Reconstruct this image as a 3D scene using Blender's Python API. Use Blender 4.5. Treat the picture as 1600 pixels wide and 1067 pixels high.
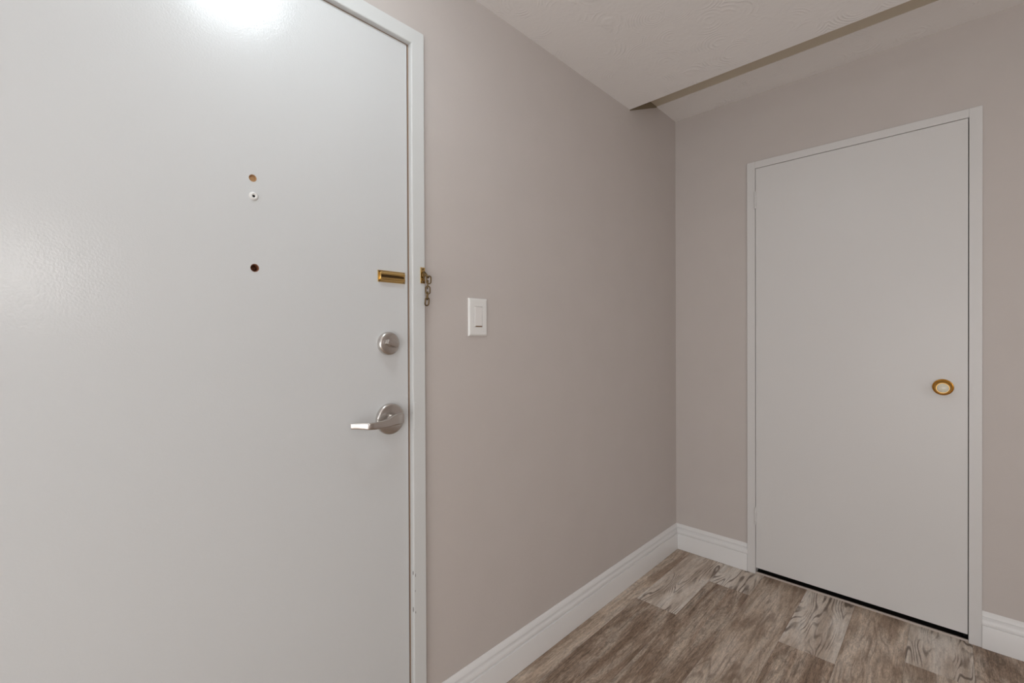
import bpy, bmesh, math, random
from mathutils import Vector, Matrix

for o in list(bpy.data.objects):
    bpy.data.objects.remove(o)
scene = bpy.context.scene
COL = scene.collection

# ------------------------------------------------------------------ camera
# room axes: left wall is x = 0, back wall is y = 0, floor is z = 0
F_PX, CY, YAW, PITCH, ROLL = 710.877, 531.855, 0.76508, -0.00499, -0.00378
CAM = Vector((1.1325, -2.53937, 1.20701))
fwd = Vector((-math.sin(YAW) * math.cos(PITCH), math.cos(YAW) * math.cos(PITCH), math.sin(PITCH)))
rgt = Vector((math.cos(YAW), math.sin(YAW), 0))
upv = rgt.cross(fwd)
r2 = math.cos(ROLL) * rgt + math.sin(ROLL) * upv
u2 = -math.sin(ROLL) * rgt + math.cos(ROLL) * upv
cam_data = bpy.data.cameras.new('camera')
cam_data.sensor_fit = 'HORIZONTAL'
cam_data.sensor_width = 36.0
cam_data.lens = F_PX / 1600 * 36.0
cam_data.shift_y = (CY - 533.5) / 1600
cam_data.clip_start = 0.02
cam = bpy.data.objects.new('camera', cam_data)
COL.objects.link(cam)
m = Matrix((r2, u2, -fwd)).transposed().to_4x4()
m.translation = CAM
cam.matrix_world = m
scene.camera = cam

# ------------------------------------------------------------------ world, light, exposure
world = bpy.data.worlds.new('world')
scene.world = world
world.use_nodes = True
bg = world.node_tree.nodes['Background']
bg.inputs['Color'].default_value = (0.80, 0.90, 1.0, 1)
bg.inputs['Strength'].default_value = 1.0

vs = scene.view_settings
vs.view_transform = 'Standard'
vs.look = 'None'
vs.gamma = 1.0
vs.use_curve_mapping = False
vs.exposure = 0.34

LAMP_STRENGTH = 14.0      # ceiling dome lamp, see its builder
GLOW_STRENGTH = 95.0    # globe added on the right wall for the door glow


def fill_light(name, loc, rot, sx, sy, power, col):
    d = bpy.data.lights.new(name, 'AREA')
    d.shape = 'RECTANGLE'
    d.size, d.size_y = sx, sy
    d.energy = power
    d.color = col
    o = bpy.data.objects.new(name, d)
    o.location = loc
    o.rotation_euler = rot
    COL.objects.link(o)
    return o


RX, RY = 3.4, -4.3          # right wall and front wall of the room behind the camera
# added fill lights near two added windows; front one tilts up to the ceiling
fill_light('fill_light_front', (1.75, RY + 0.24, 0.85), (math.radians(107), 0, 0), 2.1, 1.45, 23.5, (1.0, 0.96, 0.92))
fill_light('fill_light_right', (RX - 0.03, -3.45, 1.45), (0, math.radians(90), 0), 1.2, 0.9, 1.5, (0.94, 0.98, 1.0))


# ------------------------------------------------------------------ materials
def lin(c):
    return tuple(((v / 255) / 12.92 if v / 255 <= 0.04045 else ((v / 255 + 0.055) / 1.055) ** 2.4) for v in c)


class NT:
    def __init__(self, name):
        self.m = bpy.data.materials.new(name)
        self.m.use_nodes = True
        self.t = self.m.node_tree
        self.n = self.t.nodes
        self.b = self.n['Principled BSDF']

    def add(self, typ, **kw):
        nd = self.n.new(typ)
        for k, v in kw.items():
            if k.startswith('_'):
                setattr(nd, k[1:], v)
            else:
                key = int(k[1:]) if k[0] == 'i' and k[1:].isdigit() else k.replace('__', ' ')
                if isinstance(v, bpy.types.NodeSocket):
                    self.t.links.new(v, nd.inputs[key])
                else:
                    nd.inputs[key].default_value = v
        return nd

    def link(self, a, b):
        self.t.links.new(a, b)

    def math(self, op, a, b=None, c=None):
        nd = self.n.new('ShaderNodeMath')
        nd.operation = op
        for i, v in enumerate((a, b, c)):
            if v is None:
                continue
            if isinstance(v, bpy.types.NodeSocket):
                self.t.links.new(v, nd.inputs[i])
            else:
                nd.inputs[i].default_value = v
        return nd.outputs[0]

    def ramp(self, fac, stops):
        nd = self.n.new('ShaderNodeValToRGB')
        el = nd.color_ramp.elements
        while len(el) < len(stops):
            el.new(0.5)
        for e, (p, c) in zip(el, stops):
            e.position = p
            e.color = (c, c, c, 1) if isinstance(c, (int, float)) else (*c, 1)
        self.t.links.new(fac, nd.inputs[0])
        return nd.outputs[0]

    def mix(self, fac, a, b, mode='MIX'):
        nd = self.n.new('ShaderNodeMix')
        nd.data_type = 'RGBA'
        nd.blend_type = mode
        for key, v in ((0, fac), (6, a), (7, b)):
            if isinstance(v, bpy.types.NodeSocket):
                self.t.links.new(v, nd.inputs[key])
            else:
                nd.inputs[key].default_value = v if key == 0 else (*v[:3], 1)
        return nd.outputs[2]


def paint(name, col, rough=0.5, bumps=(), spec=0.5, mottle=0.0, coat=0.0):
    """painted surface; bumps = list of (scale, strength, distance, detail)"""
    q = NT(name)
    q.b.inputs['Base Color'].default_value = (*col, 1)
    q.b.inputs['Roughness'].default_value = rough
    q.b.inputs['Specular IOR Level'].default_value = spec
    if coat:
        q.b.inputs['Coat Weight'].default_value = coat
        q.b.inputs['Coat Roughness'].default_value = 0.18
    geo = q.add('ShaderNodeNewGeometry')
    if mottle:
        nz = q.add('ShaderNodeTexNoise', Vector=geo.outputs['Position'], Scale=7.0, Detail=4.0)
        f = q.ramp(nz.outputs[0], [(0.3, 0.0), (0.7, 1.0)])
        q.link(q.mix(f, [c * (1 - mottle) for c in col], [min(1, c * (1 + mottle)) for c in col]), q.b.inputs['Base Color'])
    prev = None
    for sc, st, dist, det in bumps:
        nz = q.add('ShaderNodeTexNoise', Vector=geo.outputs['Position'], Scale=sc, Detail=det)
        bp = q.add('ShaderNodeBump', Height=nz.outputs[0], Strength=st, Distance=dist)
        if prev:
            q.link(prev, bp.inputs['Normal'])
        prev = bp.outputs[0]
    if prev:
        q.link(prev, q.b.inputs['Normal'])
        if coat:
            q.link(prev, q.b.inputs['Coat Normal'])
    return q.m


WALL_C = (0.585, 0.535, 0.508)
M = {}
M['wall'] = paint('greige_wall_paint', WALL_C, 0.55, [(160, 0.12, 0.002, 2)], 0.35, 0.012)
M['white'] = paint('white_trim_paint', (0.71, 0.695, 0.685), 0.38, [(90, 0.05, 0.002, 2)], 0.4)
M['baseboard'] = paint('white_baseboard_paint', (0.80, 0.79, 0.785), 0.35, (), 0.45)
M['door'] = paint('white_door_gloss_paint', (0.665, 0.675, 0.68), 0.40, [(260, 0.20, 0.0012, 2), (60, 0.06, 0.002, 2)], 0.4, 0.0, 0.8)
M['frame'] = paint('white_frame_gloss_paint', (0.68, 0.69, 0.685), 0.28, [(70, 0.10, 0.002, 2)], 0.5)
M['closet'] = paint('white_closet_paint', (0.71, 0.695, 0.685), 0.36, [(140, 0.08, 0.0015, 2)], 0.4)
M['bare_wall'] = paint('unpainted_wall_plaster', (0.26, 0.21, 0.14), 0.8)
M['bare_ceiling'] = paint('unpainted_ceiling_plaster', (0.62, 0.55, 0.44), 0.8, [(40, 0.1, 0.002, 2)])
M['plastic'] = paint('white_switch_plastic', (0.82, 0.81, 0.79), 0.25, (), 0.5)
M['rocker'] = paint('ivory_rocker_plastic', (0.82, 0.795, 0.775), 0.22, (), 0.5)
M['dark'] = paint('closet_shade_dark', (0.01, 0.009, 0.008), 0.9)  # near-black colour standing in for shade inside the closet and its gap
M['chip'] = paint('chipped_brown_primer', (0.045, 0.03, 0.022), 0.8)
M['gap'] = paint('brown_gap_tone', (0.30, 0.21, 0.15), 0.8)  # plain brown for the gap strip, door stop and switch
M['reveal'] = paint('cream_reveal_paint', (0.66, 0.61, 0.53), 0.5)
M['drywood'] = paint('bare_door_wood', (0.42, 0.24, 0.11), 0.8, [(500, 0.5, 0.001, 2)])
M['darkwood'] = paint('dark_bored_wood', (0.20, 0.07, 0.03), 0.7, [(500, 0.5, 0.001, 2)])
M['ceramic'] = paint('cream_ceramic', (0.74, 0.70, 0.58), 0.18, (), 0.5)
M['lens'] = paint('black_peephole_lens', (0.012, 0.012, 0.014), 0.1)
M['threshold'] = paint('pale_threshold_strip', (0.58, 0.50, 0.45), 0.45)
M['slab_core'] = paint('closet_floor_dark', (0.03, 0.025, 0.02), 0.9)


def metal(name, col, rough, brush=0.0):
    q = NT(name)
    q.b.inputs['Base Color'].default_value = (*col, 1)
    q.b.inputs['Metallic'].default_value = 1.0
    q.b.inputs['Roughness'].default_value = rough
    if brush:
        tc = q.add('ShaderNodeTexCoord')
        mp = q.add('ShaderNodeMapping', Vector=tc.outputs['Object'])
        mp.inputs['Scale'].default_value = (400, 60, 2200)
        nz = q.add('ShaderNodeTexNoise', Vector=mp.outputs[0], Scale=1.0, Detail=2.0)
        bp = q.add('ShaderNodeBump', Height=nz.outputs[0], Strength=brush, Distance=0.0006)
        q.link(bp.outputs[0], q.b.inputs['Normal'])
    return q.m


M['nickel'] = metal('satin_nickel', (0.63, 0.60, 0.575), 0.26, 0.08)
M['brass'] = metal('polished_brass', (0.72, 0.50, 0.20), 0.18)
M['oldbrass'] = metal('aged_brass', (0.17, 0.115, 0.055), 0.32)
M['goldrim'] = metal('gold_knob_brass', (0.62, 0.34, 0.075), 0.24)


def emit(name, col, strength):
    q = NT(name)
    q.b.inputs['Base Color'].default_value = (0.8, 0.8, 0.8, 1)
    q.b.inputs['Emission Color'].default_value = (*col, 1)
    q.b.inputs['Emission Strength'].default_value = strength
    return q.m


def ceiling_mat():
    q = NT('swirled_ceiling_plaster')
    geo = q.add('ShaderNodeNewGeometry')
    P = geo.outputs['Position']
    q.b.inputs['Roughness'].default_value = 0.55
    q.b.inputs['Specular IOR Level'].default_value = 0.35
    w = q.add('ShaderNodeTexNoise', Vector=P, Scale=3.0, Detail=2.0)
    vo = q.add('ShaderNodeTexVoronoi', Vector=P, Scale=7.5)
    # arcs of trowel strokes: rings around voronoi cells, bent by noise
    arg = q.math('MULTIPLY_ADD', vo.outputs['Distance'], 80.0, q.math('MULTIPLY', w.outputs[0], 45.0))
    rings = q.math('POWER', q.math('MULTIPLY_ADD', q.math('SINE', arg), 0.5, 0.5), 2.5)
    msk = q.add('ShaderNodeTexNoise', Vector=P, Scale=11.0, Detail=2.0)
    mk = q.ramp(msk.outputs[0], [(0.50, 0.0), (0.70, 1.0)])
    h1 = q.math('MULTIPLY', rings, mk)
    fine = q.add('ShaderNodeTexNoise', Vector=P, Scale=55.0, Detail=4.0)
    h = q.math('MULTIPLY_ADD', fine.outputs[0], 0.5, h1)
    bp = q.add('ShaderNodeBump', Height=h, Strength=0.36, Distance=0.004)
    q.link(bp.outputs[0], q.b.inputs['Normal'])
    sp = q.add('ShaderNodeTexVoronoi', Vector=P, Scale=2.2)
    spot = q.ramp(sp.outputs['Distance'], [(0.006, 0.35), (0.012, 1.0)])
    q.link(q.mix(1.0, (0.90, 0.875, 0.862), spot, 'MULTIPLY'), q.b.inputs['Base Color'])
    return q.m


M['ceiling'] = ceiling_mat()


def wood(name, dark, mid, light, line_col, line_amt, line_freq, streak):
    """printed plank: y runs along the plank, every plank takes its own cut of the pattern"""
    q = NT(name)
    tc = q.add('ShaderNodeTexCoord')
    oi = q.add('ShaderNodeObjectInfo')
    rnd = oi.outputs['Random']
    off = q.add('ShaderNodeCombineXYZ', X=q.math('MULTIPLY', rnd, 37.0), Y=q.math('MULTIPLY', rnd, 91.0), Z=q.math('MULTIPLY', rnd, 17.0))
    add = q.add('ShaderNodeVectorMath', _operation='ADD')
    q.link(tc.outputs['Object'], add.inputs[0])
    q.link(off.outputs[0], add.inputs[1])
    V = add.outputs[0]

    def scaled(sx, sy):
        mp = q.add('ShaderNodeMapping', Vector=V)
        mp.inputs['Scale'].default_value = (sx, sy, 1)
        return mp.outputs[0]

    big = q.add('ShaderNodeTexNoise', Vector=scaled(16, 2.2), Scale=1.0, Detail=4.0, Roughness=0.6, Distortion=0.5)
    col = q.ramp(big.outputs[0], [(0.39, dark), (0.5, mid), (0.61, light)])
    st = q.add('ShaderNodeTexNoise', Vector=scaled(150, 7.0), Scale=1.0, Detail=6.0, Roughness=0.72, Distortion=0.3)
    sf = q.ramp(st.outputs[0], [(0.36, 1 - streak), (0.52, 1.0), (0.66, 1.0 + streak * 0.5)])
    col = q.mix(1.0, col, sf, 'MULTIPLY')
    fg = q.add('ShaderNodeTexNoise', Vector=scaled(420, 70.0), Scale=1.0, Detail=3.0, Roughness=0.7)
    ff = q.ramp(fg.outputs[0], [(0.34, 1 - streak * 0.9), (0.5, 1.0), (0.68, 1.0 + streak * 0.6)])
    col = q.mix(1.0, col, ff, 'MULTIPLY')
    sc2 = q.add('ShaderNodeTexNoise', Vector=scaled(55, 13.0), Scale=1.0, Detail=6.0, Roughness=0.75, Distortion=1.2)
    s2 = q.ramp(sc2.outputs[0], [(0.38, 1 - streak * 0.8), (0.5, 1.0), (0.62, 1.0 + streak * 0.35)])
    col = q.mix(1.0, col, s2, 'MULTIPLY')
    # contour lines of a smooth field: cathedral grain
    fld = q.add('ShaderNodeTexNoise', Vector=scaled(11.0, 1.7), Scale=1.0, Detail=2.0, Roughness=0.35, Distortion=0.15)
    ph = q.math('MULTIPLY', fld.outputs[0], line_freq)
    tri = q.math('ABSOLUTE', q.math('SUBTRACT', q.math('FRACT', ph), 0.5))
    ln = q.ramp(tri, [(0.0, 1.0), (0.10, 0.85), (0.22, 0.0)])
    mk = q.add('ShaderNodeTexNoise', Vector=scaled(13.0, 4.0), Scale=1.0, Detail=3.0)
    mkr = q.ramp(mk.outputs[0], [(0.44, 0.05), (0.57, 1.0)])
    lf = q.math('MULTIPLY', q.math('MULTIPLY', ln, mkr), line_amt)
    col = q.mix(lf, col, line_col)
    # worn brown blotches and short cracks
    bl = q.add('ShaderNodeTexNoise', Vector=scaled(22, 7), Scale=1.0, Detail=6.0, Roughness=0.72, Distortion=1.0)
    bf = q.ramp(bl.outputs[0], [(0.60, 0.0), (0.72, 0.5)])
    col = q.mix(bf, col, [c * 0.55 for c in dark])
    # tint per plank
    tv = q.math('MULTIPLY_ADD', rnd, 0.14, 0.93)
    cc = q.add('ShaderNodeCombineXYZ', X=tv, Y=tv, Z=tv)
    col = q.mix(1.0, col, cc.outputs[0], 'MULTIPLY')
    q.link(col, q.b.inputs['Base Color'])
    q.b.inputs['Roughness'].default_value = 0.55
    q.b.inputs['Specular IOR Level'].default_value = 0.3
    bp = q.add('ShaderNodeBump', Height=st.outputs[0], Strength=0.12, Distance=0.001)
    q.link(bp.outputs[0], q.b.inputs['Normal'])
    return q.m


M['plank_light'] = wood('whitewashed_plank', lin((192, 176, 161)), lin((218, 206, 194)), lin((230, 222, 213)),
                        lin((98, 82, 70)), 0.85, 24.0, 0.16)
M['plank_brown'] = wood('weathered_brown_plank', lin((149, 127, 109)), lin((179, 158, 140)), lin((204, 188, 172)),
                        lin((112, 93, 79)), 0.40, 16.0, 0.38)
M['plank_tan'] = wood('tan_plank', lin((166, 145, 127)), lin((194, 175, 157)), lin((214, 199, 184)),
                      lin((124, 104, 90)), 0.5, 14.0, 0.28)


# ------------------------------------------------------------------ geometry helpers
def new_bm():
    return bmesh.new()


def box(bm, lo, hi, bevel=0.0, seg=1):
    c = [(a + b) / 2 for a, b in zip(lo, hi)]
    s = [abs(b - a) for a, b in zip(lo, hi)]
    g = bmesh.ops.create_cube(bm, size=1.0, matrix=Matrix.Translation(c) @ Matrix.Diagonal((*s, 1)))
    if bevel:
        es = list({e for v in g['verts'] for e in v.link_edges})
        bmesh.ops.bevel(bm, geom=es, offset=bevel, segments=seg, profile=0.5, affect='EDGES')


def lathe(bm, profile, n=40, mat=Matrix.Identity(4)):
    """profile = list of (radius, height); axis is local +Z; closed at r = 0"""
    rings = []
    for r, h in profile:
        if r < 1e-7:
            rings.append([bm.verts.new(mat @ Vector((0, 0, h)))])
        else:
            rings.append([bm.verts.new(mat @ Vector((r * math.cos(2 * math.pi * k / n), r * math.sin(2 * math.pi * k / n), h)))
                          for k in range(n)])
    for a, b in zip(rings, rings[1:]):
        for k in range(n):
            k2 = (k + 1) % n
            if len(a) == 1 and len(b) == 1:
                continue
            if len(a) == 1:
                bm.faces.new((a[0], b[k], b[k2]))
            elif len(b) == 1:
                bm.faces.new((a[k], a[k2], b[0]))
            else:
                bm.faces.new((a[k], a[k2], b[k2], b[k]))


def tube(bm, pts, rad, n=8, closed=False):
    pts = [Vector(p) for p in pts]
    N = len(pts)
    rings = []
    ref = None
    for i, p in enumerate(pts):
        a = pts[(i - 1) % N] if (closed or i > 0) else p
        b = pts[(i + 1) % N] if (closed or i < N - 1) else p
        t = (b - a).normalized()
        if ref is None:
            ref = t.orthogonal().normalized()
        ref = (ref - t * ref.dot(t)).normalized()
        bi = t.cross(ref)
        rings.append([bm.verts.new(p + rad * (math.cos(2 * math.pi * k / n) * ref + math.sin(2 * math.pi * k / n) * bi)) for k in range(n)])
    pairs = list(zip(rings, rings[1:])) + ([(rings[-1], rings[0])] if closed else [])
    for a, b in pairs:
        for k in range(n):
            bm.faces.new((a[k], a[(k + 1) % n], b[(k + 1) % n], b[k]))
    if not closed:
        bm.faces.new(rings[0])
        bm.faces.new(rings[-1])


def obj(name, bm, mat, parent=None, smooth=None):
    bmesh.ops.recalc_face_normals(bm, faces=bm.faces)
    me = bpy.data.meshes.new(name)
    bm.to_mesh(me)
    bm.free()
    if smooth:
        for p in me.polygons:
            p.use_smooth = True
        me.set_sharp_from_angle(angle=math.radians(smooth))
    mats = mat if isinstance(mat, (list, tuple)) else [mat]
    for k in mats:
        me.materials.append(M[k] if isinstance(k, str) else k)
    o = bpy.data.objects.new(name, me)
    COL.objects.link(o)
    if parent:
        o.parent = parent
        o.matrix_parent_inverse = parent.matrix_world.inverted() if False else Matrix.Translation(-parent.location)
    return o


def recenter(o):
    """move a mesh object's origin to the middle of its own geometry"""
    me = o.data
    c = sum((v.co for v in me.vertices), Vector()) / len(me.vertices)
    for v in me.vertices:
        v.co -= c
    o.location = c
    return o


def empty(name, loc):
    o = bpy.data.objects.new(name, None)
    o.empty_display_size = 0.1
    o.location = loc
    COL.objects.link(o)
    return o


def tag(o, label, cat, group=None, kind=None):
    o['label'] = label
    o['category'] = cat
    if group:
        o['group'] = group
    if kind:
        o['kind'] = kind
    return o


# ------------------------------------------------------------------ measured positions
H1, H2, YB = 2.3275, 2.446, -0.5186       # low ceiling, raised strip, edge of the step
T = 0.12                                  # wall thickness
# entry door (left wall)
SY0, SY1, SZ1 = -2.705, -1.7955, 2.057    # slab
JY1, HZ = -1.7460, 2.1025                 # outer edge of frame
JF = 0.015                                # frame face stands this proud
# closet door (back wall)
CX0, CX1, CZ0, CZ1 = 0.4235, 1.187, 0.033, 2.062
KL, KR, KT = 0.383, 1.2264, 2.099         # outer casing
CF = -0.012                               # face of casing and slab

# ------------------------------------------------------------------ room shell
bm = new_bm()
box(bm, (-T, JY1 - 0.004, 0), (0, 0.0, H2 + 0.05))                       # between door and corner
box(bm, (-T, SY0 - 0.04, HZ - 0.004), (0, JY1 - 0.004, H1 + 0.05))       # over the door
box(bm, (-T, RY - T, 0), (0, SY0 - 0.04, H1 + 0.05))                     # beyond the hinge side
w = obj('wall_left', bm, 'wall')
tag(w, 'greige painted wall holding the entry door and light switch', 'wall', kind='structure')
# unpainted upper tip of the wall inside the ceiling recess
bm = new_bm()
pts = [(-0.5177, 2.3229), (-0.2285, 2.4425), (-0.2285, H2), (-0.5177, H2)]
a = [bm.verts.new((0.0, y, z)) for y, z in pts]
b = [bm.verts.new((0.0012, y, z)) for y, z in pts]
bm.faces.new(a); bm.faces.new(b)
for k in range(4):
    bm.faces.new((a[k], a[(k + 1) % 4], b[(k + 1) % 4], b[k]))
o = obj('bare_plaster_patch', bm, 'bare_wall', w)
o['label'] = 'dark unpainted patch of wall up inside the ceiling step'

bm = new_bm()
OX0, OX1, OZ = KL + 0.006, KR - 0.006, KT - 0.006
box(bm, (-T, 0, 0), (OX0, T, H2 + 0.05))
box(bm, (OX0, 0, OZ), (OX1, T, H2 + 0.05))
box(bm, (OX1, 0, 0), (RX + T, T, H2 + 0.05))
tag(obj('wall_back', bm, 'wall'), 'greige painted wall around the closet door', 'wall', kind='structure')

# right and front walls of the room behind the camera, each with an opening for an added window
WF = (0.65, 2.85, 0.08, 2.10)      # front window x0 x1 z0 z1
WR = (-3.95, -2.95, 0.80, 2.10)    # right window y0 y1 z0 z1
bm = new_bm()
box(bm, (0, RY - T, 0), (WF[0], RY, H1 + 0.05))
box(bm, (WF[1], RY - T, 0), (RX + T, RY, H1 + 0.05))
box(bm, (WF[0], RY - T, 0), (WF[1], RY, WF[2]))
box(bm, (WF[0], RY - T, WF[3]), (WF[1], RY, H1 + 0.05))
tag(obj('wall_front', bm, 'wall'), 'greige wall with an added wide window facing the closet wall', 'wall', kind='structure')
bm = new_bm()
box(bm, (RX, RY, 0), (RX + T, WR[0], H1 + 0.05))
box(bm, (RX, WR[1], 0), (RX + T, 0, H2 + 0.05))
box(bm, (RX, WR[0], 0), (RX + T, WR[1], WR[2]))
box(bm, (RX, WR[0], WR[3]), (RX + T, WR[1], H1 + 0.05))
tag(obj('wall_right', bm, 'wall'), 'greige wall with an added square window opposite the entry door', 'wall', kind='structure')


def window(name, axis, c, r, label):
    a0, a1, z0, z1 = r

    def bx(bm, lo, hi, d0, d1):
        if axis == 'y':
            box(bm, (lo[0], c + d0, lo[1]), (hi[0], c + d1, hi[1]), 0.003)
        else:
            box(bm, (c + d0, lo[0], lo[1]), (c + d1, hi[0], hi[1]), 0.003)
    s = -1 if axis == 'y' else 1
    d0, d1 = sorted((s * 0.03, s * 0.09))
    e = empty(name, ((a0 + a1) / 2, c, z0) if axis == 'y' else (c, (a0 + a1) / 2, z0))
    bm = new_bm()
    f = 0.05
    mid = (a0 + a1) / 2
    for lo, hi in (((a0, z0), (a0 + f, z1)), ((a1 - f, z0), (a1, z1)), ((a0 + f, z0), (a1 - f, z0 + f)),
                   ((a0 + f, z1 - f), (a1 - f, z1)), ((mid - f / 2, z0 + f), (mid + f / 2, z1 - f))):
        bx(bm, lo, hi, d0, d1)
    obj('window_frame', bm, 'white', e)
    q = bpy.data.materials.get('clear_pane')
    if not q:
        n = NT('clear_pane')
        n.b.inputs['Transmission Weight'].default_value = 1.0
        n.b.inputs['Roughness'].default_value = 0.0
        n.b.inputs['IOR'].default_value = 1.05
        q = n.m
    for lo, hi in (((a0 + f, z0 + f), (mid - f / 2, z1 - f)), ((mid + f / 2, z0 + f), (a1 - f, z1 - f))):
        bm = new_bm()
        e0, e1 = sorted((s * 0.055, s * 0.060))
        bx(bm, lo, hi, e0, e1)
        obj('pane', bm, q, e)
    tag(e, label, 'added window', kind='structure')


window('added_window_1', 'y', RY, WF, 'added wide two pane window in the wall facing the closet door')  # unseen windows added to light the room
window('added_window_2', 'x', RX, WR, 'added square two pane window in the wall opposite the entry door')

# floor: subfloor slab plus separate planks
floor = obj('floor', (lambda b: (box(b, (-T, RY - T, -0.05), (RX + T, 0.75, -0.006)), b)[1])(new_bm()), 'slab_core')
tag(floor, 'floor of weathered grey brown wood look planks', 'floor', kind='structure')
PW = 0.185
rng = random.Random(4)
starts = {0: [('plank_tan', -1.9)], 1: [('plank_light', -0.6225), ('plank_brown', -1.8425)],
          2: [('plank_light', -0.2425), ('plank_brown', -1.4625)], 3: [('plank_tan', -1.75)],
          4: [('plank_light', -0.511), ('plank_brown', -1.731)], 5: [('plank_tan', -1.22)],
          6: [('plank_light', -0.3195), ('plank_tan', -1.5395)], 7: [('plank_brown', -0.95)]}
col_x0 = 0.09 - PW
shared = {}
i = 0
while col_x0 + i * PW < RX:
    x0 = max(col_x0 + i * PW, -0.0)
    x1 = min(col_x0 + (i + 1) * PW, RX)
    y = 0.0
    seq = list(starts.get(i, [(rng.choice(['plank_tan', 'plank_brown', 'plank_light']), -rng.uniform(0.2, 1.2))]))
    while y > RY + 0.01:
        if seq:
            mk, y1 = seq.pop(0)
        else:
            mk, y1 = rng.choice(['plank_tan', 'plank_brown', 'plank_brown', 'plank_light', 'plank_tan']), y - 1.22
        y1 = max(y1, RY)
        L = round(y - y1, 4)
        key = (mk, L, round(x1 - x0, 4))
        if key not in shared:
            b = new_bm()
            hx, hy = (x1 - x0) / 2 - 0.00025, L / 2 - 0.00025
            box(b, (-hx, -hy, -0.005), (hx, hy, 0.0), 0.0006)
            o = obj('plank', b, mk, floor)
            shared[key] = o.data
        else:
            o = bpy.data.objects.new('plank', shared[key])
            COL.objects.link(o)
            o.parent = floor
        o.location = ((x0 + x1) / 2, (y + y1) / 2, 0)
        y = y1
    i += 1

# ceilings
cl = obj('ceiling', (lambda b: (box(b, (-T, RY - T, H1), (RX + T, YB, H1 + 0.2)), b)[1])(new_bm()), 'ceiling')
tag(cl, 'pale swirl textured ceiling that steps up before the closet wall', 'ceiling', kind='structure')
bm = new_bm()
box(bm, (-T, YB, H2), (RX + T, T, H2 + 0.08))
up = obj('raised_ceiling', bm, 'bare_ceiling', cl)
up['label'] = 'bare taupe strip of raised ceiling behind the step'
bm = new_bm()
box(bm, (0.0, -0.2345, H2 - 0.002), (RX, 0.0, H2 + 0.01))
o = obj('textured_coat', bm, 'ceiling', cl)
o['label'] = 'swirl textured strip of raised ceiling along the closet wall'

# baseboards
BB = [(0.0, 0.1405), (0.0020, 0.1402), (0.0060, 0.1350), (0.0100, 0.1260), (0.0108, 0.1235), (0.0085, 0.1220), (0.0030, 0.1205),
      (0.0020, 0.1180), (0.0030, 0.1155), (0.0085, 0.1110), (0.0120, 0.1040), (0.0130, 0.0960), (0.0128, 0.0930), (0.0104, 0.0925), (0.0104, 0.0900), (0.0160, 0.0885),
      (0.0166, 0.0868), (0.0166, 0.0012), (0.0, 0.0012)]


def baseboard(name, axis, a0, a1, mit0, mit1, label):
    """profile swept along the wall; mit = 1 bends that end into a 45 degree mitre"""
    bm = new_bm()
    ends = []
    for a, mt, sgn in ((a0, mit0, 1), (a1, mit1, -1)):
        ring = []
        for d, z in BB:
            q = a + sgn * d * mt
            ring.append(bm.verts.new((d, q, z) if axis == 'y' else (q, -d, z)))
        ends.append(ring)
    n = len(BB)
    for k in range(n):
        bm.faces.new((ends[0][k], ends[0][(k + 1) % n], ends[1][(k + 1) % n], ends[1][k]))
    bm.faces.new(ends[0]); bm.faces.new(ends[1])
    o = obj(name, bm, 'baseboard', None, 28)
    return tag(o, label, 'baseboard', kind='structure')


baseboard('baseboard_left', 'y', JY1, 0.0, 0, 1, 'white moulded baseboard running from entry door frame to corner')
baseboard('baseboard_front', 'y', RY, SY0 - 0.0485, 0, 0, 'white moulded baseboard on the hinge side of the entry door')
baseboard('baseboard_back', 'x', 0.0, KL, 1, 0, 'short white moulded baseboard between corner and closet door')
baseboard('baseboard_right', 'x', KR, RX, 0, 0, 'white moulded baseboard beyond the closet door casing')

# ------------------------------------------------------------------ entry door frame
fr = empty('trim_1', (0, -1.77, 0))
tag(fr, 'white metal frame around the entry door', 'door frame', kind='structure')


def jamb_profile():
    # (across the opening, out of wall): pressed frame with a rounded lip
    return [(0.0, -0.10), (0.0, JF - 0.0035), (0.0010, JF - 0.0010), (0.0035, JF), (0.0425, JF), (0.044, JF - 0.0015), (0.044, -0.10)]


JI = JY1 - 0.044          # inner edge of the jamb
for nm, side in (('jamb', 1), ('jamb', -1), ('header', 0)):
    bm = new_bm()
    pr = jamb_profile()
    hi = HZ - 0.0435
    yo0 = SY0 - 0.004     # inner edge at hinge side
    if side:
        base = JI if side == 1 else yo0
        lo_r = [bm.verts.new((d, base + side * a, 0.0)) for a, d in pr]
        hi_r = [bm.verts.new((d, base + side * a, hi + a)) for a, d in pr]
    else:
        lo_r = [bm.verts.new((d, yo0 - a, hi + a)) for a, d in pr]
        hi_r = [bm.verts.new((d, JI + a, hi + a)) for a, d in pr]
    n = len(pr)
    for k in range(n):
        bm.faces.new((lo_r[k], lo_r[(k + 1) % n], hi_r[(k + 1) % n], hi_r[k]))
    bm.faces.new(lo_r); bm.faces.new(hi_r)
    obj(nm, bm, 'frame', fr)
# door stop behind the slab, and a brown strip filling the gap
bm = new_bm()
box(bm, (-0.075, JI - 0.02, 0), (-0.046, JI, hi))
box(bm, (-0.075, yo0, 0), (-0.046, yo0 + 0.02, hi))
box(bm, (-0.075, yo0 + 0.02, hi - 0.02), (-0.046, JI - 0.02, hi))
obj('door_stop', bm, 'gap', fr)
bm = new_bm()
box(bm, (-0.045, JI - 0.0035, 0.005), (-0.0008, JI - 0.0002, hi - 0.0002))
box(bm, (-0.045, SY0 + 0.002, hi - 0.0030), (-0.0008, JI - 0.0035, hi - 0.0002))
o = obj('gap_strip', bm, 'gap', fr)
o['label'] = 'brown strip in the gap beside the door'
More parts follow.
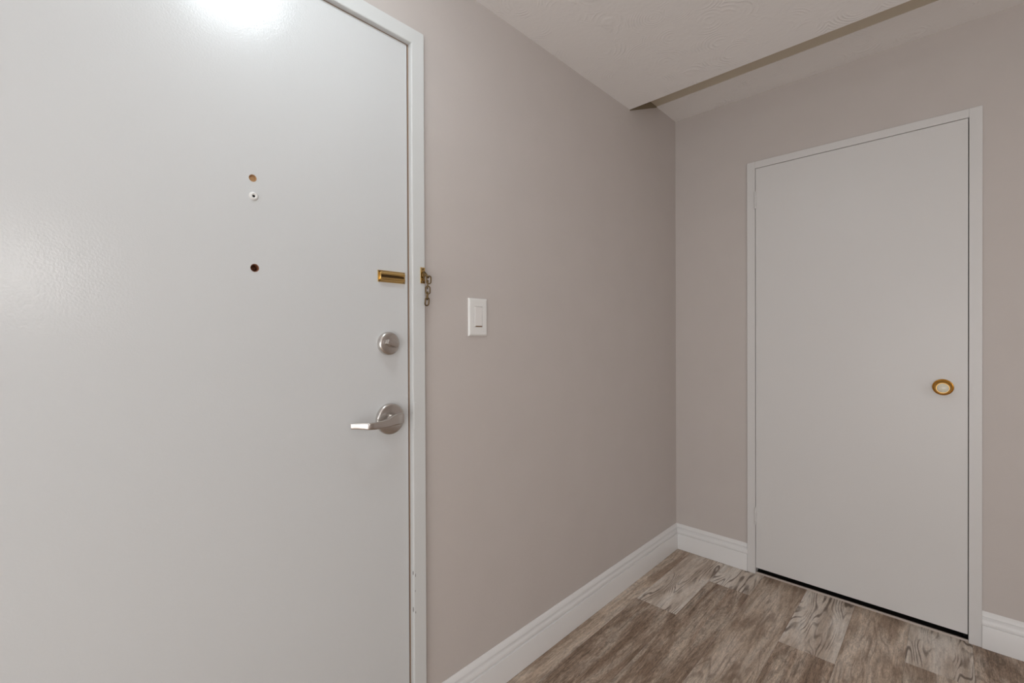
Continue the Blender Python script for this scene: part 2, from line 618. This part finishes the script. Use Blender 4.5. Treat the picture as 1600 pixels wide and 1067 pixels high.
# painted over strike plate on the reveal and lip
bm = new_bm()
box(bm, (0.0005, JI - 0.0008, 0.938), (JF - 0.001, JI + 0.0002, 1.029), 0.0003)
box(bm, (JF - 0.002, JI + 0.003, 0.944), (JF + 0.0010, JI + 0.0125, 1.022), 0.0006)
o = obj('strike_plate', bm, 'frame', fr)
# chipped paint at the edge of the jamb
for z, ln, wd, yy in ((0.992, 0.004, 0.0035, 0.0005), (0.527, 0.013, 0.0016, -0.0003), (0.519, 0.012, 0.0016, 0.0058), (0.474, 0.0065, 0.0014, 0.0048),
                      (0.421, 0.016, 0.0018, -0.0003), (0.411, 0.008, 0.0016, 0.0062), (0.970, 0.002, 0.002, 0.0075)):
    bm = new_bm()
    xs = JF - 0.003 if yy < 0.003 else JF - 0.0006
    lathe(bm, [(0, 0), (1, 0), (0.85, 1), (0, 1)], 9,
          Matrix.Translation((xs, JI + yy, z)) @ Matrix.Rotation(math.radians(90), 4, 'Y') @ Matrix.Diagonal((ln / 2, wd / 2, 0.0009, 1)))
    obj('paint_chip', bm, 'chip', fr)

# ------------------------------------------------------------------ entry door
dr = empty('door_1', (0, (SY0 + SY1) / 2, 0))
tag(dr, 'glossy white entry door with lever handle, deadbolt and peephole', 'door', kind='structure')
HOLES = [(-2.2021, 1.570, 0.0078, 'drywood', 0.004), (-2.1991, 1.3681, 0.0088, 'darkwood', 0.020)]
bm = new_bm()
box(bm, (-0.044, SY0, 0.006), (0.0, SY1, SZ1), 0.0012)
slab = obj('slab', bm, 'door', dr)
cuts = []
for y, z, r, mk, dp in HOLES:
    b = new_bm()
    lathe(b, [(0, -dp), (r, -dp), (r, 0.01), (0, 0.01)], 24, Matrix.Translation((0, y, z)) @ Matrix.Rotation(math.radians(90), 4, 'Y'))
    c = obj('cut', b, 'door')
    md = slab.modifiers.new('cut', 'BOOLEAN')
    md.operation = 'DIFFERENCE'
    md.object = c
    md.solver = 'EXACT'
    cuts.append(c)
bpy.context.view_layer.update()
dg = bpy.context.evaluated_depsgraph_get()
me = bpy.data.meshes.new_from_object(slab.evaluated_get(dg))
slab.modifiers.clear()
slab.data = me
for c in cuts:
    bpy.data.objects.remove(c)
RY90 = Matrix.Rotation(math.radians(90), 4, 'Y')
for y, z, r, mk, dp in HOLES:
    bm = new_bm()
    e = r - 0.0002
    lathe(bm, [(0, -dp + 0.0004), (e * 0.55, -dp + 0.0008), (e - 0.0012, -dp + 0.0004), (e - 0.0012, -0.0012), (e, -0.0004), (e + 0.0006, 0.0003),
               (e + 0.0004, -0.0002), (e, -dp + 0.0002), (0, -dp + 0.0002)], 24, Matrix.Translation((0, y, z)) @ RY90)
    if mk == 'darkwood':
        box(bm, (-0.012, y - 0.004, z - 0.004), (-0.007, y - 0.001, z - 0.001), 0.0008)
        box(bm, (-0.012, y + 0.001, z - 0.003), (-0.008, y + 0.003, z + 0.001), 0.0006)
    o = obj('bored_hole', bm, mk, dr, 40)
    o['label'] = 'pale bare wood hole above the peephole' if mk == 'drywood' else 'dark brown bored hole below the peephole'
# peephole: white painted ring and tiny dark lens
bm = new_bm()
PM = Matrix.Translation((0, -2.2004, 1.5297)) @ RY90
lathe(bm, [(0, 0.0008), (0.0028, 0.0008), (0.0034, 0.0026), (0.0052, 0.0040), (0.0078, 0.0034), (0.0094, 0.0016), (0.0098, 0), (0, 0)], 32, PM)
pe = obj('peephole', bm, 'plastic', dr, 40)
bm = new_bm()
lathe(bm, [(0, 0.0022), (0.0018, 0.0018), (0.0028, 0.0010), (0, 0.0010)], 20, PM)
obj('lens', bm, 'lens', pe, 60)

# deadbolt
DY, DZ = -1.8620, 1.1932
DM = Matrix.Translation((0, DY, DZ)) @ RY90
bm = new_bm()
lathe(bm, [(0, 0), (0.0325, 0), (0.0325, 0.007), (0.0318, 0.010), (0.0295, 0.0125), (0.0270, 0.0135), (0.0090, 0.0142), (0.0088, 0.0165), (0.0070, 0.0175), (0, 0.0175)], 56, DM)
db = obj('deadbolt', bm, 'nickel', dr, 35)
bm = new_bm()
TM = Matrix.Translation((0, DY - 0.001, DZ)) @ Matrix.Rotation(math.radians(-20), 4, 'X')
for lo, hi_ in (((0.016, -0.0180, -0.0050), (0.036, 0.0180, 0.0050)),):
    box(bm, lo, hi_, 0.0016, 2)
for v in bm.verts:
    k = abs(v.co.y) / 0.0175
    v.co.z *= 1.25 - 0.5 * (1 - k)
    v.co.x -= 0.004 * k * k if v.co.x > 0.02 else 0
bmesh.ops.transform(bm, matrix=TM, verts=bm.verts)
obj('thumb_turn', bm, 'nickel', db, 35)

# lever handle
LY, LZ = -1.8575, 0.9825
LM = Matrix.Translation((0, LY, LZ)) @ RY90
bm = new_bm()
lathe(bm, [(0, 0), (0.0435, 0), (0.0435, 0.0065), (0.0428, 0.0090), (0.0405, 0.0110), (0.0370, 0.0118), (0.0150, 0.0128), (0.0142, 0.0150), (0.0128, 0.030), (0, 0.030)], 64, LM)
lh = obj('lever_handle', bm, 'nickel', dr, 35)
# lever: stations along -y with width (z) and position out from the door (x)
st = [  # y offset, x centre, half height, half thickness, z offset
    (0.0225, 0.0315, 0.0090, 0.0020, 0.0030), (0.0205, 0.0350, 0.0135, 0.0050, 0.0030), (0.0120, 0.0385, 0.0160, 0.0080, 0.0030),
    (-0.0060, 0.0415, 0.0158, 0.0080, 0.0026), (-0.0180, 0.0445, 0.0145, 0.0065, 0.0008), (-0.0330, 0.0475, 0.0115, 0.0052, -0.0022),
    (-0.0550, 0.0510, 0.0102, 0.0046, -0.0035), (-0.0780, 0.0538, 0.0093, 0.0043, -0.0030), (-0.0880, 0.0545, 0.0091, 0.0042, -0.0025),
    (-0.0925, 0.0535, 0.0090, 0.0041, -0.0022), (-0.0955, 0.0510, 0.0089, 0.0040, -0.0018), (-0.1000, 0.0470, 0.0087, 0.0040, -0.0012),
    (-0.1180, 0.0365, 0.0080, 0.0036, 0.0002), (-0.1290, 0.0300, 0.0074, 0.0030, 0.0006)]
bm = new_bm()
rings = []
for j, (dy, x, hh, ht, dz) in enumerate(st):
    a = st[max(j - 1, 0)]; b = st[min(j + 1, len(st) - 1)]
    t = Vector((b[1] - a[1], b[0] - a[0], 0)).normalized()
    nrm = Vector((-t.y, t.x, 0))
    if nrm.x < 0:
        nrm = -nrm
    c = Vector((x, LY + dy, LZ + dz))
    ring = []
    for k in range(20):
        an = 2 * math.pi * k / 20
        ca, sa = math.cos(an), math.sin(an)
        e = 0.42
        ring.append(bm.verts.new(c + nrm * ht * math.copysign(abs(ca) ** e, ca) + Vector((0, 0, 1)) * hh * math.copysign(abs(sa) ** e, sa)))
    rings.append(ring)
for a, b in zip(rings, rings[1:]):
    for k in range(20):
        bm.faces.new((a[k], a[(k + 1) % 20], b[(k + 1) % 20], b[k]))
bm.faces.new(rings[0]); bm.faces.new(rings[-1])
obj('lever', bm, 'nickel', lh, 40)

# brass chain track
TY0, TY1, TZ0, TZ1 = -1.8925, -1.8055, 1.3640, 1.3965
bm = new_bm()
box(bm, (0.0, TY0, TZ0), (0.0016, TY1, TZ1), 0.0005)
ct = obj('chain_track', bm, 'brass', dr)
bm = new_bm()
zc = (TZ0 + TZ1) / 2
prof = [(0.0128, 0.0012), (0.0118, 0.0070), (0.0085, 0.0098), (0.0038, 0.0090), (0.0038, 0.0078), (0.0078, 0.0082), (0.0104, 0.0060), (0.0112, 0.0012)]
for s in (1, -1):
    ends = []
    for y in (TY0 + 0.006, TY1 - 0.005):
        ends.append([bm.verts.new((d, y, zc + s * h)) for h, d in prof])
    n = len(prof)
    for k in range(n):
        bm.faces.new((ends[0][k], ends[0][(k + 1) % n], ends[1][(k + 1) % n], ends[1][k]))
    bm.faces.new(ends[0]); bm.faces.new(ends[1])
box(bm, (0.001, TY0 + 0.005, zc - 0.0105), (0.0075, TY0 + 0.008, zc + 0.0105), 0.001)
obj('channel', bm, 'brass', ct, 50)
bm = new_bm()
box(bm, (0.0010, TY0 + 0.010, zc - 0.0036), (0.0024, TY1 - 0.004, zc + 0.0036), 0.0003)
obj('slot_shade', bm, 'oldbrass', ct)  # darker strip puts the shade between the lips into colour
for y in (TY0 + 0.0045, TY1 - 0.0045):
    for z in (TZ0 + 0.0036, TZ1 - 0.0036):
        bm = new_bm()
        lathe(bm, [(0, 0.0030), (0.0013, 0.0028), (0.0024, 0.0018), (0.0024, 0.0012), (0, 0.0012)], 14, Matrix.Translation((0, y, z)) @ RY90)
        obj('screw', bm, 'oldbrass', ct, 50)

# ------------------------------------------------------------------ door chain hanging on the frame
GX = JF
gc = empty('door_chain', (GX, -1.760, 1.369))
tag(gc, 'short brass chain hanging from small plate on entry door frame', 'door chain')
PY0, PY1, PZ0, PZ1 = -1.7630, -1.7475, 1.3690, 1.4160
bm = new_bm()
box(bm, (GX, PY0, PZ0), (GX + 0.0022, PY1, PZ1), 0.0006)
pl = obj('mounting_plate', bm, 'brass', gc)
bm = new_bm()
tube(bm, [(GX + 0.001, -1.7555, 1.4010), (GX + 0.006, -1.7555, 1.4015), (GX + 0.0095, -1.7555, 1.3975), (GX + 0.0105, -1.7555, 1.3920),
          (GX + 0.0095, -1.7555, 1.3865), (GX + 0.006, -1.7555, 1.3825), (GX + 0.001, -1.7555, 1.3830)], 0.0024, 10)
obj('staple', bm, 'oldbrass', pl, 60)
for z in (PZ0 + 0.005, PZ1 - 0.005):
    bm = new_bm()
    lathe(bm, [(0, 0.0040), (0.0018, 0.0037), (0.0032, 0.0026), (0.0034, 0.0020), (0, 0.0020)], 16, Matrix.Translation((GX, -1.7555, z)) @ RY90)
    obj('screw', bm, 'oldbrass', pl, 50)


def link_pts(hl, hw):
    P = []
    for k in range(24):
        an = 2 * math.pi * k / 24
        s, c = math.sin(an), math.cos(an)
        P.append((hw * c, 0, (hl - hw) * (1 if s > 0 else -1 if s < 0 else 0) + hw * s))
    return P


bm = new_bm()
tube(bm, link_pts(0.0115, 0.0062), 0.0020, 8, True)
lk0 = obj('chain_link', bm, 'oldbrass', gc, 60)
lk_mesh = lk0.data
# x, y, z of centre, turn about the vertical, lean
links = [(0.0130, -1.7515, 1.3935, 70, -38), (0.0160, -1.7440, 1.3790, 15, 10), (0.0155, -1.7475, 1.3650, 100, 4), (0.0150, -1.7465, 1.3490, 20, -3),
         (0.0145, -1.7480, 1.3320, 110, 3), (0.0140, -1.7490, 1.3150, 40, 12)]
for k, (x, y, z, tw, le) in enumerate(links):
    o = lk0 if k == 0 else bpy.data.objects.new('chain_link', lk_mesh)
    if k:
        COL.objects.link(o)
        o.parent = gc
    o.matrix_parent_inverse = Matrix.Translation(-gc.location)
    o.location = (GX + x, y, z)
    o.rotation_euler = (math.radians(le), 0, math.radians(45 + tw))

# ------------------------------------------------------------------ light switch
SW0, SW1, SB, STP = -1.5675, -1.4860, 1.2150, 1.3395
sw = empty('light_switch', (0, (SW0 + SW1) / 2, SB))
tag(sw, 'white rocker light switch on the greige wall beside entry door', 'light switch')
ym = (SW0 + SW1) / 2
RW, RH0, RH1 = 0.0165, 1.2450, 1.3115
bm = new_bm()
prof = [(0.0, 0.0), (0.0, 0.0025), (0.0022, 0.0055), (0.0055, 0.0068)]
loops = []
for ins, d in prof:
    loops.append([bm.verts.new((d, y, z)) for y, z in ((SW0 + ins, SB + ins), (SW1 - ins, SB + ins), (SW1 - ins, STP - ins), (SW0 + ins, STP - ins))])
# rim of the rocker window, then its well
ry0, ry1, rz0, rz1 = ym - RW - 0.0011, ym + RW + 0.0011, RH0 - 0.0011, RH1 + 0.0011
for d in (0.0068, 0.0012):
    loops.append([bm.verts.new((d, y, z)) for y, z in ((ry0, rz0), (ry1, rz0), (ry1, rz1), (ry0, rz1))])
for a, b in zip(loops, loops[1:]):
    for k in range(4):
        bm.faces.new((a[k], a[(k + 1) % 4], b[(k + 1) % 4], b[k]))
bm.faces.new(loops[-1]); bm.faces.new(loops[0])
obj('cover_plate', bm, 'plastic', sw)
bm = new_bm()
box(bm, (0.0014, ym - RW, RH0 + 0.0005), (0.0078, ym + RW, RH1), 0.0008)
for v in bm.verts:                       # pressed in at the lower end
    if v.co.x > 0.005:
        k = (v.co.z - RH0) / (RH1 - RH0)
        v.co.x += 0.0016 * (k - 0.6)
rk = obj('rocker', bm, 'rocker', sw)
bm = new_bm()
box(bm, (0.0050, ym - RW + 0.004, RH0 - 0.0004), (0.00725, ym + RW - 0.0005, RH0 + 0.0038), 0.0003)
o = obj('locator_slot', bm, 'gap', rk)

# ------------------------------------------------------------------ closet door and casing
cs = empty('trim_2', ((KL + KR) / 2, 0, 0))
tag(cs, 'flat white casing around the closet door', 'door frame', kind='structure')
gl, gr_, gt = CX0 - 0.0022, CX1 + 0.0024, CZ1 + 0.0022
for nm, lo, hi_ in (('jamb', (KL, CF, 0.0), (gl, 0.10, KT)), ('jamb', (gr_, CF, 0.0), (KR, 0.10, KT)), ('header', (gl, CF, gt), (gr_, 0.10, KT))):
    bm = new_bm()
    box(bm, lo, hi_, 0.0012)
    obj(nm, bm, 'white', cs)
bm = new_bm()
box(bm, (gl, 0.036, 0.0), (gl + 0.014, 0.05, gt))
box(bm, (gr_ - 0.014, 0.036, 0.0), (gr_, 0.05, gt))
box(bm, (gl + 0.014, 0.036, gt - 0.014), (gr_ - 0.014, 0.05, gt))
obj('door_stop', bm, 'dark', cs)  # stop coloured near-black so the gap looks shaded
bm = new_bm()
box(bm, (gr_ + 0.0005, CF - 0.0008, 0.979), (gr_ + 0.0085, CF + 0.004, 1.019), 0.0006)
obj('strike_plate', bm, 'white', cs)
bm = new_bm()
box(bm, (gl, -0.006, 0.0), (gr_, 0.004, 0.008), 0.002)
o = obj('threshold', bm, 'threshold', cs)
# closet interior, its shade put into near-black walls
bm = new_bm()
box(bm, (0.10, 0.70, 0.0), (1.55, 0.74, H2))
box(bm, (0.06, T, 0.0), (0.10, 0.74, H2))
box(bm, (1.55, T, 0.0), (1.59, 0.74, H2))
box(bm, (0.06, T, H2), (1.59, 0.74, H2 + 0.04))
tag(obj('wall_closet', bm, 'dark'), 'inner walls of the closet, coloured near-black for the shade behind its door', 'wall', kind='structure')

cd = empty('door_2', ((CX0 + CX1) / 2, 0, 0))
tag(cd, 'plain white closet door with round brass and cream knob', 'door', kind='structure')
bm = new_bm()
box(bm, (CX0, CF + 0.0005, CZ0), (CX1, CF + 0.036, CZ1), 0.001)
obj('slab', bm, 'closet', cd)
for z0, z1 in ((1.860, 1.945), (0.2535, 0.3385)):
    bm = new_bm()
    n = 5
    hk = (z1 - z0) / n
    for k in range(n):
        r = 0.0052
        a, b = z0 + k * hk + 0.0005, z0 + (k + 1) * hk - 0.0005
        lathe(bm, [(0, a), (r - 0.0008, a), (r, a + 0.0008), (r, b - 0.0008), (r - 0.0008, b), (0, b)], 16, Matrix.Translation(((gl + CX0) / 2, CF - 0.0025, 0)))
    lathe(bm, [(0, z0 - 0.001), (0.0035, z0 - 0.001), (0.0035, z1 + 0.001), (0.0028, z1 + 0.003), (0, z1 + 0.004)], 12, Matrix.Translation(((gl + CX0) / 2, CF - 0.0025, 0)))
    obj('hinge', bm, 'white', cd, 40)
KX, KZ = 1.1155, 1.0030
KM = Matrix.Translation((KX, CF, KZ)) @ Matrix.Rotation(math.radians(90), 4, 'X')
bm = new_bm()
lathe(bm, [(0, 0), (0.0322, 0), (0.0325, 0.0025), (0.0318, 0.0045), (0.0295, 0.0055), (0.0285, 0.0050), (0.0275, 0.0062), (0.0240, 0.0105),
           (0.0190, 0.0145), (0.0140, 0.0190), (0.0125, 0.0270), (0.0150, 0.0340), (0.0205, 0.0390), (0.0228, 0.0425), (0.0232, 0.0465), (0.0222, 0.0495),
           (0.0208, 0.0505), (0.0199, 0.0495), (0, 0.0485)], 64, KM)
kb = obj('knob', bm, 'goldrim', cd, 30)
bm = new_bm()
lathe(bm, [(0, 0.0555), (0.0070, 0.0549), (0.0130, 0.0533), (0.0175, 0.0510), (0.0198, 0.0486), (0, 0.0484)], 48, KM)
o = obj('knob_insert', bm, 'ceramic', kb, 60)
o['label'] = 'cream ceramic centre of the knob'

# ------------------------------------------------------------------ ceiling lamp and added glow globe
LX, LYc = 0.50, -2.11
M['lamp_glass'] = emit('lit_opal_glass', (0.86, 0.955, 1.0), LAMP_STRENGTH)
lp = empty('ceiling_lamp', (LX, LYc, H1))
tag(lp, 'round opal glass ceiling lamp in front of the entry door', 'ceiling lamp')
LMx = Matrix.Translation((LX, LYc, H1)) @ Matrix.Rotation(math.pi, 4, 'X')
bm = new_bm()
lathe(bm, [(0, 0.0), (0.125, 0.0), (0.128, 0.003), (0.128, 0.011), (0.122, 0.014), (0, 0.014)], 56, LMx)
obj('lamp_base', bm, 'nickel', lp, 35)
bm = new_bm()
pr = [(0.135 * math.cos(t * math.pi / 2 / 10) ** 0.7, 0.018 + 0.062 * math.sin(t * math.pi / 2 / 10)) for t in range(10)] + [(0.0, 0.080)]
lathe(bm, [(0, 0.0135), (0.120, 0.0135)] + pr, 56, LMx)
obj('lamp_shade', bm, 'lamp_glass', lp, 60)
bm = new_bm()
lathe(bm, [(0, 0.079), (0.010, 0.079), (0.011, 0.084), (0.006, 0.090), (0.007, 0.096), (0, 0.101)], 24, LMx)
obj('finial', bm, 'nickel', lp, 50)

M['glow_glass'] = emit('lit_globe_glass', (1.0, 0.98, 0.95), GLOW_STRENGTH)
SCY, SCZ = -2.63, 1.66
sc = empty('glow_lamp', (RX, SCY, SCZ))  # unseen globe added to make the soft glow on the door
tag(sc, 'added white glass globe making the glow on the entry door', 'wall lamp')
WM = Matrix.Translation((RX, SCY, SCZ)) @ Matrix.Rotation(math.radians(-90), 4, 'Y')
bm = new_bm()
lathe(bm, [(0, 0), (0.06, 0), (0.06, 0.012), (0.05, 0.018), (0.022, 0.020), (0.020, 0.055), (0.032, 0.065), (0, 0.065)], 40, WM)
obj('backplate', bm, 'nickel', sc, 35)
bm = new_bm()
lathe(bm, [(0.050 * math.sin(math.pi * t / 16) if 0 < t < 16 else 0.0, 0.110 - 0.050 * math.cos(math.pi * t / 16)) for t in range(17)], 40, WM)
obj('globe', bm, 'glow_glass', sc, 60)
